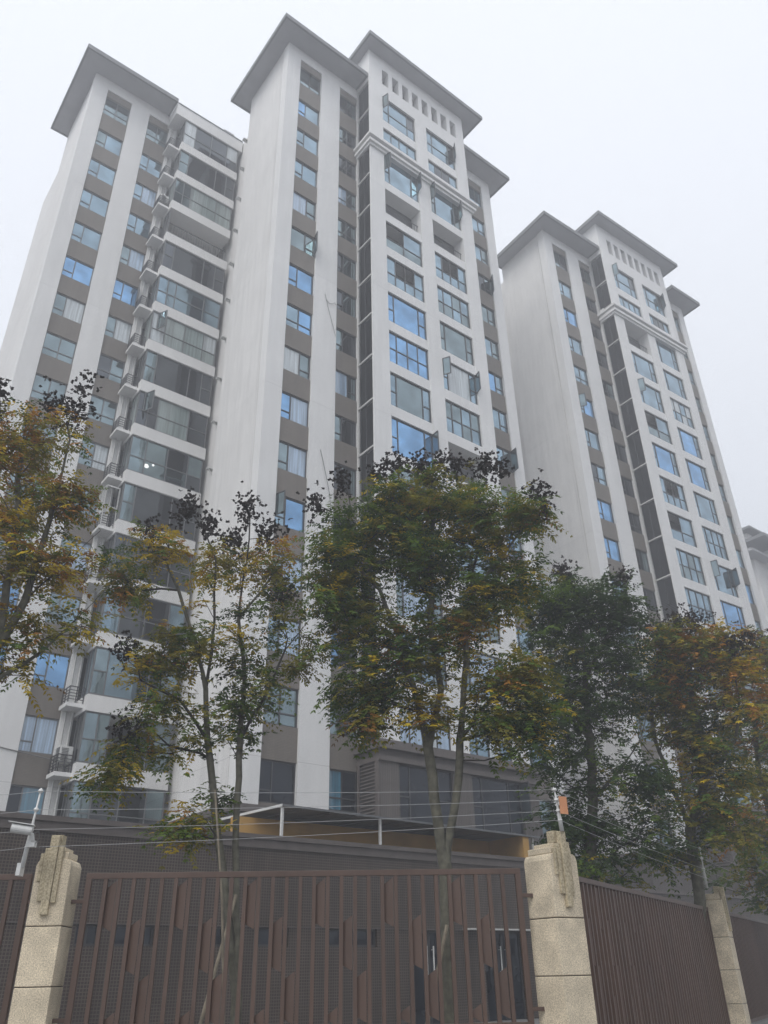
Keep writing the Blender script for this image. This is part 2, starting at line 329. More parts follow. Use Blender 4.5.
# ---------------- tower with a bay (middle and right towers)
def bay_tower(label, loc, rz, s1, s2, s3, bl, br, group, mirrored=False, seed=1):
    global RNG
    RNG = random.Random(seed)
    t = thing('apartment_building', label, 'apartment building', loc, rz, group)
    y0 = -1.37; depth = 14
    w = MB()
    # wing piers
    w.box(-.65, 0, 0, .34, 6.9, 53.9, WHITE)
    w.box(1.62, 3.07, 0, .34, 6.9, 53.9, WHITE)
    w.box(0, 1.62, .003, .34, 52.95, 53.9, WHITE); w.box(3.07, 4.47, .003, .34, 52.95, 53.9, WHITE)
    # right wing
    wy, wa, wb, we = (-.7, 13.9, 15.35, 16.15) if mirrored else (0, 14.45, 16.08, 16.95)
    w.box(13.16, wa, wy, wy + .34, 6.9, 53.9, WHITE); w.box(wb, we, wy, depth - .3, 6.9, 53.9, WHITE); w.box(wa, wb, wy + .003, wy + .34, 52.95, 53.9, WHITE)
    # bay piers
    for a, b in ((4.48, 5.58), (8.42, 9.42), (12.1, 13.15)):
        if a < 5: w.box(4.70, b, y0, y0 + .9, 9.6, 54.0, WHITE); w.box(a, 4.70, y0, y0 + .09, 9.6, 54.0, WHITE)
        else: w.box(a, b, y0, y0 + .9, 9.6, 54.0, WHITE)
    w.box(12.85, 13.15, y0 + .9, .34, 9.6, 56.9, WHITE)
    w.box(4.5, 4.62, -.12, .34, 9.6, 56.9, WHITE)
    for a, b in ((5.58, 8.42), (9.42, 12.1)):
        for k in range(1, 14):
            lo = BT(k - 1) if k > 1 else 9.6
            top = BT(k) - 2.2
            if top > lo + .01: w.box(a, b, y0 + .04, y0 + .9, lo, top, WHITE)
        w.box(a, b, y0 + .04, y0 + .9, BT(13) + .35, 48.15, WHITE)
        w.box(a, b, y0 + .04, y0 + .9, 49.35, 50.15, WHITE)
        w.box(a, b, y0 + .002, y0 + .9, 52.65, 54.0, WHITE)
    # attic with eight slots
    w.box(4.48, 13.15, y0 + .001, y0 + .5, 55.65, 56.9, WHITE)
    xs = [5.6 + j * .892 for j in range(8)]
    w.box(4.48, xs[0], y0 + .001, y0 + .5, 54.0, 55.65, WHITE); w.box(xs[7] + .56, 13.15, y0 + .001, y0 + .5, 54.0, 55.65, WHITE)
    for j in range(7): w.box(xs[j] + .56, xs[j + 1], y0 + .001, y0 + .5, 54.0, 55.65, WHITE)
    w.box(4.6, 13.0, -.4, 3, 56.2, 56.9, WHITE)
    # solid bay side above the main eave, seen over the wing roof
    w.box(4.5, 4.8, .34, 6, 53.9, 56.9, WHITE); w.box(12.85, 13.14, .34, 6, 53.9, 56.9, WHITE)
    w.build('facade_wall', t)
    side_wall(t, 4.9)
    base_course(t, -.95, 4.4, 0, 5); base_course(t, 13.75, we + .05, wy, 5)
    # core
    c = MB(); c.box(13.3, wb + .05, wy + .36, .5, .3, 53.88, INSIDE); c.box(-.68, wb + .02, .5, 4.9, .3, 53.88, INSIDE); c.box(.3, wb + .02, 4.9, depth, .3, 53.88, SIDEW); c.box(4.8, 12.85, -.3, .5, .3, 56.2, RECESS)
    c.build('building_core', t)
    sp = MB()
    strip(t, sp, 0, 1.62, 53, s1); strip(t, sp, 3.07, 4.49, 53, s2); strip(t, sp, wa, wb, 53, s3, oy=wy)
    # bay windows
    yb = y0 + .12
    for (a, b, codes) in ((5.58, 8.42, bl), (9.42, 12.1, br)):
        for k in range(1, 14):
            c = codes[13 - k]; zt = BT(k) + (.35 if k == 13 else 0); zb = BT(k) - 2.2 if k > 1 else 9.6
            if c[0] == 'O':
                f = MB(); f.box(a, b, y0 + .3, y0 + .34, zb + .95, zb + 1.0, RAILM)
                for q in range(14):
                    xx = a + (b - a) * (q + .5) / 14; f.box(xx - .012, xx + .012, y0 + .31, y0 + .33, zb, zb + .95, RAILM)
                f.build('balcony_rail', t); continue
            sash = []
            if 'L' in c: sash.append((a + .04, .45, .98, .5, RNG.uniform(60, 95), 1))
            if 'R' in c: sash.append((b - .04, .42, .98, .5, RNG.uniform(60, 95), -1))
            window(t, a, b, zb, zt, yb, BAY[c[0]](GL[c[1]], GL[c[2]]), sash)
        window(t, a, b, 48.15, 49.35, yb, [(1, [(1, GB2)]), (1, [(1, GB2 if a < 6 else GD)]), (1, [(1, GB2 if a < 6 else GD)]), (1, [(1, GB2)])])
        window(t, a, b, 50.15, 52.65, yb, [(.2, [(.45, GB2), (.55, GB2)]), (.58, [(.45, GB2), (.55, GB2)]), (.22, [(.45, GB2), (.55, GD)])], [(a + .04, .5, .98, .5, 75, 1)] if a < 6 else [(b - .04, .4, .98, .5, 60, -1)])
    # cornice round the bay
    c = MB()
    for z, o, h in ((46.5, .12, .2), (46.7, .26, .22), (46.92, .16, .2), (47.12, .38, .2)):
        c.box(4.48 - o * .8, 13.15 + o, y0 - o, 0.0, z, z + h, WHITE)
    c.build('cornice', t)
    # balustrade like rail on cornice right tower only in photo
    # side of the bay: louvred air-conditioner shafts between white rails
    rails = MB(); rails.box(4.44, 4.5, -.14, -.06, 9.6, 56.3, WPIPE)
    levels = [9.6 + PITCHF * k for k in range(1, 13)] 
    zs = [9.6] + [BT(k) - 2.33 + .0 for k in range(2, 14)] + [46.75]
    for z in zs[1:-1]: rails.box(4.42, 4.5, y0 + .06, -.06, z - .05, z + .05, WPIPE)
    rails.box(4.42, 4.5, y0 + .06, -.06, 50.2, 50.3, WPIPE); rails.box(4.42, 4.5, y0 + .06, -.06, 53.3, 53.4, WPIPE)
    rails.build('white_rail', t)
    zz = list(zip(zs[:-1], zs[1:])) + [(47.85, 50.2), (50.3, 53.3)]
    for a, b in zz:
        l = MB(); n = int((b - a - .1) / .11)
        dens = RNG.random()
        for q in range(n):
            z = a + .08 + q * .11
            i = len(l.v); k = l.mi(LOUV)
            l.v += [(4.50, y0 + .1, z), (4.50, -.1, z), (4.56, -.1, z + .07), (4.56, y0 + .1, z + .07)]
            l.f.append((i, i + 1, i + 2, i + 3)); l.m.append(k)
        l.box(4.49, 4.53, (y0 - .0) / 2 - .02, (y0) / 2 + .02, a + .06, b - .06, LOUV)
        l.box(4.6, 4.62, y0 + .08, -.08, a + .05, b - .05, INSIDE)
        l.build('louvre_panel', t)
    # plain wall round attic of the side
    s = MB(); s.box(4.482, 4.78, y0 + .01, -.0, 53.4, 56.9, WHITE); s.box(4.482, 4.78, y0 + .9, 0, 46.75, 47.85, WHITE); s.build('attic_side', t)
    # brown lower storey of the bay
    b = MB()
    for a, e in ((4.5, 5.47), (8.36, 9.42), (12.45, 13.5)): b.box(a, e, y0, -.2, 6.3, 8.83, BROWN)
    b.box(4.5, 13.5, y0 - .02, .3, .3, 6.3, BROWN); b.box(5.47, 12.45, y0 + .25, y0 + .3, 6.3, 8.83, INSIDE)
    b.box(4.42, 13.6, y0 - .1, .3, 8.83, 9.02, BROWNS); b.box(4.5, 13.5, y0 + .02, .3, 9.02, 9.28, BROWNS); b.box(4.3, 13.75, y0 - .25, .3, 9.28, 9.62, BROWNS)
    b.box(4.55, 4.7, y0 + .02, -.2, 6.3, 8.83, INSIDE)
    b.build('brown_lower_storey', t)
    l = MB()
    for q in range(18): 
        z = 6.4 + q * .135; i = len(l.v); k = l.mi(BROWNS)
        l.v += [(4.44, y0 + .2, z), (4.44, -.1, z), (4.52, -.1, z + .085), (4.52, y0 + .2, z + .085)]; l.f.append((i, i + 1, i + 2, i + 3)); l.m.append(k)
    l.box(4.4, 4.47, y0 - .02, y0 + .2, 6.3, 8.83, BROWNS); l.box(4.4, 4.47, -.12, 0, 6.3, 8.83, BROWNS)
    l.build('louvre_panel', t)
    for a, e in ((5.47, 8.36), (9.42, 12.45)):
        window(t, a, e, 6.4, 8.83, y0 + .12, [(.2, [(.5, GV), (.5, GV)]), (.55, [(1, GV)]), (.25, [(.5, GV), (.5, GV)])], [] if a < 6 else [(e - .05, .35, .98, .6, 85, -1)])
    eave(t, -2.0, 4.46, -1.3, 5.0 if mirrored else 5.9, 53.9)
    eave(t, 13.17, we + 1.0, wy - 1.3, 8.5, 53.9)
    eave(t, 3.85, 14.4, -2.35, 7, 56.9, 2.4)
    # small ledges on the far edge of the side wall
    if not mirrored:
        for k in range(3, 15):
            lg = MB(); z = T(k) + .55; lg.box(-1.15, .3, 4.95, 5.2, z, z + .06, WPIPE); lg.obox((-1.12, 5.0, z), (-.7, 5.0, z - .5), .03, .03, WPIPE); lg.build('ledge', t)
    return t

YAW = R_(38.5)
PM = Vector((-4.745, 30.129, 0)); PL = Vector((-17.76, 31.89, 0)); PR = Vector((14.13, 45.66, 0))
Av = Vector((math.cos(YAW), math.sin(YAW), 0)); Bv = Vector((-math.sin(YAW), math.cos(YAW), 0))
S1 = ['cgg', 'aBb', 'abb', 'abb', 'bgc', 'bggR', 'aBB', 'cbB', 'bgw', 'aBc', 'agc', 'abBL', 'agc', 'abc', 'cgg', 'avv']
S2 = ['cdg', 'cgd', 'cdd', 'ccg', 'cgg', 'adg', 'adg', 'agd', 'bgc', 'agd', 'adg', 'add', 'adg', 'aBd', 'cgg', 'ctv']
S3 = ['bbb', 'bbb', 'bgb', 'bgdR', 'bgg', 'bgb', 'bbB', 'bbb', 'bgbR', 'bbg', 'bbB', 'agb', 'abb', 'agb', 'abb', 'agg']
mid = bay_tower('tallest white apartment tower in the middle of the photo with a blank pale side wall', PM, YAW, S1, S2, S3,
    ['WbbLR', 'O', 'HbG'[:1] + 'gb', 'Pbb', 'WBB', 'GBB', 'Wbg', 'WBBR', 'Wgg', 'Ggg', 'Wgc', 'Ggb', 'Gcw'],
    ['WgbLR', 'O', 'Pbb', 'Ggb', 'Wgg', 'WbwLR', 'Gbg', 'O', 'Ggg', 'Wbb', 'Pgg', 'Wgc', 'Gbw'], 'white apartment towers', seed=3)
S1r = ['cgd', 'abb', 'aBB', 'abb', 'cbb', 'abBL', 'abb', 'cdb', 'aBB', 'aBB', 'abb', 'agg', 'abb', 'agb', 'abb', 'agg']
S2r = ['cdg', 'cdd', 'add', 'cdd', 'cdg', 'add', 'add', 'adv', 'cdd', 'adg', 'add', 'add', 'adg', 'add', 'cgg', 'cdd']
S3r = ['bbg', 'bgg', 'bbb', 'bgg', 'bbb', 'bgb', 'bbb', 'agg', 'abb', 'aBB', 'agb', 'aBB', 'agb', 'abb', 'abb', 'agg']
right = bay_tower('white apartment tower standing apart on the right with a broad grey side wall', PR, R_(35.75), S1r, S2r, S3r,
    ['O', 'Wbb', 'WbbL', 'Hgb', 'WbB', 'Pbb', 'Hbb', 'Ggb', 'Gbb', 'O', 'Wgg', 'Ggg', 'Wgb'],
    ['Wbb', 'Wbb', 'Gbw', 'WbB', 'WbB', 'Wbb', 'Gbb', 'WbbLR', 'WBB', 'Ggb', 'Wgg', 'Ggb', 'Wgb'], 'white apartment towers', mirrored=True, seed=9)

# ---------------- left tower with a stack of glazed balconies
RNG = random.Random(11)
lt = thing('apartment_building', 'white apartment tower at the left with a stack of glazed balconies and small railed ledges', 'apartment building', PL, YAW, 'white apartment towers')
w = MB()
w.box(-.65, -.0, 0, .34, 6.9, 53.9, WHITE); w.box(1.66, 2.92, 0, .34, 6.9, 53.9, WHITE); w.box(4.4, 4.95, 0, .34, 6.9, 53.9, WHITE)
w.box(0, 1.66, .003, .34, 52.95, 53.9, WHITE); w.box(2.92, 4.4, .003, .34, 52.95, 53.9, WHITE)
w.build('facade_wall', lt)
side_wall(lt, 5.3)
base_course(lt, -.95, 9.2, 0, 5)
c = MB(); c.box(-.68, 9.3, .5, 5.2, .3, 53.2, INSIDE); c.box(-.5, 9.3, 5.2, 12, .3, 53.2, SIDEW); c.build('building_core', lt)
sp = MB()
L1 = ['cgg', 'agb', 'abb', 'abb', 'abb', 'aBB', 'agw', 'cgg', 'cgg', 'cgg', 'cgg', 'agw', 'agB', 'agB', 'acc', 'avt']
L2 = ['cgg', 'abb', 'abc', 'abb', 'agc', 'aBBR', 'agw', 'Hdg'.replace('H', 'c'), 'cgg', 'cgw', 'agg', 'agc', 'agb', 'aBB', 'acc', 'avt']
strip(lt, sp, 0, 1.66, 53, L1, fm=FRAMEG); strip(lt, sp, 2.92, 4.4, 53, L2, fm=FRAMEG)
eave(lt, -2.05, 4.25, -1.4, 5.9, 53.9)
ZB = lambda k: 9.48 + 2.912 * k
yb = -1.35
rb = MB(); rb.box(4.27, 9.3, yb, .3, 52.7, 53.8, WHITE); rb.box(4.27, 9.3, yb - .04, .3, 53.8, 53.88, ROOFM); rb.build('roof_parapet', lt)
rb = MB(); rb.box(8.1, 8.9, -.6, .4, 53.9, 55.2, SOFFIT); rb.build('roof_hatch', lt)
bk = ['wdd', 'gdd', 'gnn', 'vvv', 'ddd', 'BBc', 'ynn', 'gdd', 'dnd', 'ggd', 'gdd', 'ddd', 'cdd', 'gcg', 'gvg', 'gdd']
bal_pane = {'w': CW, 'd': GD, 'g': GG, 'n': CG, 'v': None, 'B': GB2, 'c': GB2, 'y': CW}
for k in range(-1, 15):
    z = ZB(k); zt = ZB(k + 1) - .72
    if k == 14: zt = 52.7
    s = MB()
    s.box(4.98, 9.13, yb, 1.0, z - .72, z, WHITE)
    s.box(4.99, 9.12, yb + .02, yb + .1, z + .001, z + .04, FRAMEG)
    s.build('balcony_slab', lt)
    code = bk[14 - k] if 14 - k < len(bk) else 'gdd'
    m1, m2, m3 = (bal_pane[q] for q in code)
    var = (k * 7) % 3
    if code[0] == 'v':
        r = MB(); r.box(5.05, 9.05, yb + .15, yb + .19, z + 1.0, z + 1.05, RAILM)
        for q in range(24): xx = 5.1 + q * .17; r.box(xx, xx + .02, yb + .16, yb + .18, z, z + 1, RAILM)
        r.build('balcony_rail', lt)
    else:
        if var == 0: cols = [(.14, [(.45, m1), (.55, m1)]), (.13, [(.45, m1), (.55, m1)]), (.46, [(.45, m2), (.55, m2)]), (.27, [(.45, m3), (.55, m3)])]
        elif var == 1: cols = [(.15, [(.5, m1), (.5, m1)]), (.5, [(1, m2)]), (.2, [(1, m3)]), (.15, [(.5, m3), (.5, m2)])]
        else: cols = [(.2, [(.42, m1), (.58, m1)]), (.3, [(.42, m2), (.58, m2)]), (.3, [(.42, m2), (.58, m3)]), (.2, [(.42, m3), (.58, m1)])]
        sash = [(5.35, .42, .97, .62, 65, 1)] if k in (8, 6) else []
        win = window(lt, 5.02, 9.08, z + .04, zt, yb + .08, cols, sash, fm=FRAMEG, name='balcony_glazing')
        if k == 5:
            lm = MB(); lm.tube([(6.0, yb + .10, z + .62), (6.0, yb + .09, z + .62)], .13, LAMP, n=16); lm.tube([(6.35, yb + .10, z + .80), (6.35, yb + .095, z + .80)], .07, LAMP, n=12)
            lm.build('ceiling_lamp', win)
    g = MB()
    g.box(5.02, 5.08, yb + .16, -.3, z + .04, z + .1, FRAMEG); g.box(5.02, 5.08, yb + .16, -.3, zt - .06, zt, FRAMEG)
    for yy in (yb + .16, -.75, -.36): g.box(5.02, 5.08, yy, yy + .06, z + .1, zt - .06, FRAMEG)
    o = g.build('side_glazing', lt)
    g = MB(); g.box(5.045, 5.055, yb + .2, -.32, z + .1, zt - .06, m2 if m2 else GD); g.build('glass_pane', o)
    # railed ledge for air conditioners
    if k < 14 or True:
        lz = z - .55
        l = MB(); l.box(4.25, 4.98, -.98, -.001, lz, lz + .17, WHITE); l.build('ledge', lt)
        r = MB()
        for h in (.32, .45, .58, .71, .86):
            r.box(4.28, 4.31, -.94, -.05, lz + h, lz + h + (.03 if h < .8 else .045), RAILM); r.box(4.31, 4.96, -.94, -.91, lz + h, lz + h + (.03 if h < .8 else .045), RAILM)
        for p in ((4.28, -.94), (4.28, -.5), (4.28, -.08), (4.6, -.94), (4.93, -.94)): r.box(p[0] - .005, p[0] + .035, p[1] - .005, p[1] + .035, lz + .17, lz + .88, RAILM)
        r.build('ledge_railing', lt)
    l = MB(); l.box(9.131, 9.75, -.7, -.2, z - .3, z - .18, WHITE); l.obox((9.15, -.5, z - .2), (9.7, -.5, z - .9), .05, .05, WPIPE); l.build('ledge', lt)
p = MB()
for x, y, r in ((4.56, -.08, .04), (4.84, -.1, .05)): p.tube([(x, y, 6), (x, y, 52.8)], r, WPIPE, n=10)
p.build('drain_pipe', lt)
g = MB()
for k in range(-1, 15):
    z = ZB(k) - .7
    g.box(9.18, 9.3, -.15, .5, z, z + .7, TAUPE); 
g.box(9.13, 9.3, .2, .5, 6, 53, TAUPE)
g.build('recess_wall', lt)
# enclosed white drying cage on one ledge
g = MB(); z = ZB(4) - .38
for x, y in ((4.28, -.96), (4.28, -.05), (4.94, -.96)): g.box(x, x + .05, y, y + .05, z, z + 2.3, WPIPE)
g.box(4.28, 4.98, -.96, -.91, z + 2.25, z + 2.32, WPIPE); g.box(4.28, 4.33, -.96, -.02, z + 2.25, z + 2.32, WPIPE); g.box(4.28, 4.98, -.96, -.91, z + 1.1, z + 1.15, WPIPE)
g.build('ledge_cage', lt)
# loose cable on the facade
g = MB(); g.tube([(-.75, -.03, 13.4), (-.78, -.04, 12.6), (-.72, -.05, 11.9), (-.5, -.05, 11.1), (-.1, -.05, 10.7), (.5, -.03, 10.35), (1.6, -.03, 10.05), (4.3, -.03, 9.75), (4.9, -.05, 9.9)], .022, CABLE, n=5); g.build('cable', lt)
g = MB(); g.tube([(2.3, -.03, 33.5), (2.38, -.04, 33.1), (2.55, -.05, 32.95), (2.75, -.05, 33.0), (2.9, -.04, 33.2), (3.0, -.03, 33.1)], .013, CABLE, n=5); g.tube([(2.34, -.03, 33.3), (2.55, -.05, 32.4), (2.78, -.05, 31.6), (3.02, -.02, 30.9)], .012, CABLE, n=5); g.build('cable', mid); g = MB()
g.tube([(2.25, -.03, 23.3), (2.4, -.05, 22.7), (2.62, -.06, 21.8), (2.8, -.06, 21.0), (2.9, -.04, 20.2)], .015, CABLE, n=5); g.build('cable', mid)

def at_lt(x, y, z, F=PL): return F + Av * x + Bv * y + Vector((0, 0, z))
for (k, lab) in ((0, 'white air conditioner on the lowest railed ledge of the left tower'), (-1, 'white air conditioner just above the tiled wall, under the ledges of the left tower'), (12, 'white air conditioner high on a ledge in the haze near the left tower roof')):
    t = thing('air_conditioner', lab, 'air conditioner', at_lt(4.66, -.45, ZB(k) - .38), YAW, 'air conditioners on the ledges')
    b = MB(); b.box(-.27, .27, -.36, .36, .42, 1.1, ACW); [b.box(q, q + .05, w_, w_ + .05, 0, .42, ACD) for q in (-.25, .2) for w_ in (-.33, .28)]; b.build('casing', t, bevel=.02)
    b = MB()
    for q in range(9):
        b.box(-.2 , .08, -.372, -.362, .5 + q * .06, .53 + q * .06, ACD)
    for q in range(10): b.box(-.284, -.272, -.3, .12, .48 + q * .06, .51 + q * .06, ACD)
    b.build('grille', t)

# ---------------- faint far tower
ft = thing('apartment_building', 'faint pale tower behind at the right edge with stepped roof slabs', 'apartment building', (43.2, 84.4, 0), R_(38.5), 'white apartment towers')
b = MB(); b.box(0, 22, 0, 14, .3, 44.5, SIDEW); b.box(2.5, 22, -1.5, 0, .3, 44.5, WHITE); b.build('facade_wall', ft)
b = MB(); b.box(-1.5, 24, -2.6, 16, 44.5, 44.9, ROOFM); b.box(-2.2, 3, -1.2, 3, 43.0, 43.3, SOFFIT); b.box(-1.0, 20, -1, 12, 46.4, 46.7, ROOFM); b.box(0, 19, 0, 11, 44.9, 46.4, SIDEW); b.build('roof', ft)
for i in range(3):
    for k in range(4, 14):
        z = 3.0 * k + 2
        window(ft, 4 + i * 5.5, 7.5 + i * 5.5, z, z + 1.8, -1.53, [(1, [(1, GG)]), (1, [(1, GG)])])
for k in range(4, 14):
    b = MB(); b.box(-1.0, -.0, .5, 3.5, 3.0 * k + 1.2, 3.0 * k + 1.5, WHITE); b.build('ledge', ft)

# ------------------------------------------------------------------ podium building with the tiled wall
PO = PM - 6 * Bv
po = thing('podium_building', 'low building clad in brown mosaic tiles behind the fence with a narrow window strip', 'building', PO, YAW)
w = MB()
zt = 4.85; X0, X1 = -22, 8.3
wz0, wz1 = 2.27, 2.72
wins = [(-11.2, -9.6), (-7.95, -7.38), (-7.05, -6.03), (-4.75, -4.15), (-3.25, -2.25), (-1.05, .71)]
doors = [(2.05, 3.32), (4.93, 6.6)]
cuts = sorted([(a, b, wz0, wz1) for a, b in wins] + [(a, b, .3, 2.7) for a, b in doors])
x = X0
w.box(X0, X1, 0, .3, wz1 + .0, zt, MOSAIC)
for a, b, z0, z1 in cuts:
    w.box(x, a, 0, .3, .3, wz1, MOSAIC)
    if z0 > .31: w.box(a, b, 0, .3, .3, z0, MOSAIC)
    if z1 < wz1: w.box(a, b, 0, .3, z1, wz1, MOSAIC)
    x = b
w.box(x, X1, 0, .3, .3, wz1, MOSAIC)
w.box(X1 - .3, X1, .3, 5.4, .3, zt, MOSAIC)
w.build('tiled_wall', po)
w = MB(); w.box(X0, X1 + .12, -.1, .45, zt + .001, zt + .12, BROWNS); w.box(X0, X1 + .05, -.05, -.001, zt - .22, zt, BROWNS); w.build('wall_cap', po)
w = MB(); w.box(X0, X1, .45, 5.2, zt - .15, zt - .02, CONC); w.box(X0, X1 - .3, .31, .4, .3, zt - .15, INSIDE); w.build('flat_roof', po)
w = MB(); w.box(X0, X1, -.035, -.001, wz1 + .001, wz1 + .03, BROWNS); w.build('drip_edge', po)
for a, b in wins:
    window(po, a, b, wz0, wz1, .08, [(.5, [(1, GV)]), (.5, [(1, GV)])])
for a, b in doors:
    f = MB(); m = (a + b) / 2
    for q in (a, m - .04, m + .0, b - .06): f.box(q, q + .06, .06, .14, .3, 2.64, FRAME)
    f.box(a, b, .06, .14, 2.64, 2.7, FRAME)
    o = f.build('door', po)
    g = MB(); g.box(a + .06, m - .04, .09, .1, .32, 2.64, GV); g.build('glass_pane', o); g = MB(); g.box(m + .06, b - .06, .09, .1, .32, 2.64, GV); g.build('glass_pane', o)
    g = MB()
    for q in (m - .12, m + .14): g.tube([(q, .0, 1.5), (q, .0, 2.3)], .022, WMET, n=8); g.obox((q, 0, 1.6), (q, .09, 1.6), .02, .02, WMET); g.obox((q, 0, 2.2), (q, .09, 2.2), .02, .02, WMET)
    g.build('handle', o)
w = MB(); w.box(4.06, 7.1, -.4, -.002, 2.73, 2.77, WMET); w.build('door_hood', po)
# ochre room below the canopy
w = MB(); w.box(-2.9, 8.0, 2.2, 2.5, zt - .02, 5.8, OCHRE); w.box(7.7, 8.0, .5, 2.2, zt - .02, 5.8, OCHRE); w.box(3.3, 5.8, 2.15, 2.2, zt - .02, 5.25, INSIDE); w.build('ochre_wall', po)
# canopy
ca = thing('canopy', 'dark sheet canopy on thin white posts above the tiled wall', 'canopy', PO, YAW)
cz = 5.95
w = MB(); w.poly([(-2.3, .5, cz - .05), (8.6, .5, cz - .16), (8.6, 5.2, cz + .1), (-2.3, 5.2, cz + .1)], CANOPY)
w.poly([(-2.3, 5.2, cz + .13), (8.6, 5.2, cz + .13), (8.6, .5, cz - .13), (-2.3, .5, cz - .02)], CANOPY); w.build('roof_sheet', ca)
w = MB(); w.obox((-2.33, .47, cz - .05), (8.6, .47, cz - .16), .05, .06, FRAMEG); w.obox((-2.33, .47, cz - .05), (-2.33, 5.2, cz + .1), .05, .07, WMET)
for q in range(11): xx = -1.6 + q * 1.0; w.obox((xx, .55, cz - .1), (xx, 5.1, cz + .06), .04, .06, CANOPY)
w.build('frame', ca)
for px, py in ((-2.28, .55), (1.34, .6), (8.3, .6), (-2.28, 5.0)):
    w = MB(); w.box(px - .035, px + .035, py - .035, py + .035, zt, cz - .1, WMET); w.build('post', ca)

# low service wall right of the podium, seen through the trees
sv = thing('boundary_wall', 'low dark grey garden wall glimpsed between the right-hand trees', 'wall', PO, YAW)
w = MB(); w.box(8.6, 32, 4, 4.3, .3, 4.6, MOSAIC); w.build('wall_panel', sv)
w = MB(); w.box(8.55, 32.05, 3.9, 4.4, 4.6, 4.75, BROWNS); w.build('wall_cap', sv)

# ------------------------------------------------------------------ ground, street, raised garden
def structure(mb, name):
    o = mb.build(name); o['kind'] = 'structure'; return o
P0 = Vector((-4.20, 10.97, 0)); P1 = Vector((2.10, 11.50, 0)); P2 = Vector((7.32, 20.38, 0))
dir2 = (P2 - P1).normalized(); P3 = P2 + dir2 * (P2 - P1).length
dir1 = (P1 - P0).normalized(); Pm = P0 - dir1 * 6.6; Pend = P3 + dir2 * 40
g = MB(); g.poly([(-600, -600, 0), (600, -600, 0), (600, 600, 0), (-600, 600, 0)], ASPH); structure(g, 'street')
left_far = Pm - dir1 * 60
def raised(z0, z1, mat, off=0):
    g = MB(); pts = [left_far, P1, Pend, Pend + Vector((-90, 120, 0)), left_far + Vector((-60, 190, 0))]
    g.poly([(p.x, p.y, z1) for p in pts], mat); return g
structure(raised(0, .3, PAVE), 'garden_ground')
pv = MB()
n1 = Vector((dir1.y, -dir1.x, 0)); n2 = Vector((dir2.y, -dir2.x, 0)); nm = (n1 + n2).normalized() / math.cos(n1.angle(n2) / 2)
def strip_poly(mb, o0, o1, z, mat):
    q = [(left_far + n1 * o0), (P1 + nm * o0), (Pend + n2 * o0)]; r = [(left_far + n1 * o1), (P1 + nm * o1), (Pend + n2 * o1)]
    for i in range(2): mb.poly([(*q[i].xy, z), (*r[i].xy, z), (*r[i + 1].xy, z), (*q[i + 1].xy, z)], mat)
strip_poly(pv, .2, 3.0, .13, PAVE)
for i in range(2):
    a = [left_far + n1 * 3, P1 + nm * 3, Pend + n2 * 3][i:i + 2]; pv.poly([(*a[0].xy, .13), (*a[0].xy, 0), (*a[1].xy, 0), (*a[1].xy, .13)], CONC)
structure(pv, 'pavement')
rw = MB()
for a, b, h in ((left_far, P1, 1.0), (P1 + (Pend - P1).normalized() * .1, Pend, .38)):
    a, b = Vector(a), Vector(b)
    rw.obox(a + Vector((0, 0, h / 2)), b + Vector((0, 0, h / 2)), .36, h, CONC)
o = tag(rw.build('retaining_wall'), 'low concrete retaining wall carrying the brown fence', 'wall')

# ------------------------------------------------------------------ fence
def pillar(pos, psi, lab, h=.225):
    t = thing('gate_pillar', lab, 'pillar', (pos.x, pos.y, 0), psi, 'granite fence pillars')
    b = MB()
    for z0, z1 in ((0, .905), (.915, 1.535), (1.545, 2.165)): b.box(-h, h, -h, h, z0, z1, GRAN)
    o = b.build('pillar_body', t, bevel=.008)
    b = MB(); b.box(-h + .015, h - .015, -h + .015, h - .015, .1, 2.3, JOINT); b.build('joint', t)
    b = MB()
    prof = [(-h, 2.175), (h, 2.175), (h, 2.84), (h - .02, 2.895), (h - .055, 2.92), (-h + .055, 2.92), (-h + .02, 2.895), (-h, 2.84)]
    b.prism(prof, -h, h, GRAN)
    b.box(-h + .06, h - .06, -h + .03, h - .03, 2.92, 3.0, GRAN)
    b.box(-.11, h - .115, -h + .045, h - .07, 3.0, 3.055, GRAN)
    b.build('capital', t, bevel=.012)
    b = MB()
    b.box(-.10, .05, -h + .03, -h + .16, 3.055, 3.2, GRAN2)
    b.box(-.06, .035, -h - .055, -h + .026, 2.29, 3.185, GRAN2)
    b.box(.04, .10, -h - .035, -h + .02, 2.42, 3.06, GRAN2)
    b.box(-.125, -.065, -h - .03, -h + .02, 2.44, 3.04, GRAN2)
    b.box(-.175, -.13, -h - .018, -h + .02, 2.66, 2.98, GRAN2)
    b.build('carved_rib', t, bevel=.006)
    return t
psi1 = math.atan2(dir1.y, dir1.x); psi2 = math.atan2(dir2.y, dir2.x)
pillar(P0, psi1 - R_(3), 'stepped granite pillar at the left, beside the security camera', .215)
pillar(P1, R_(35), 'stepped granite corner pillar between the front fence and the slanting fence', .245)
pillar(P2, psi2, 'smaller-looking granite pillar farther down the slanting fence', .25)
pillar(P3, psi2, 'granite pillar beyond the frame at the end of the far fence panel')
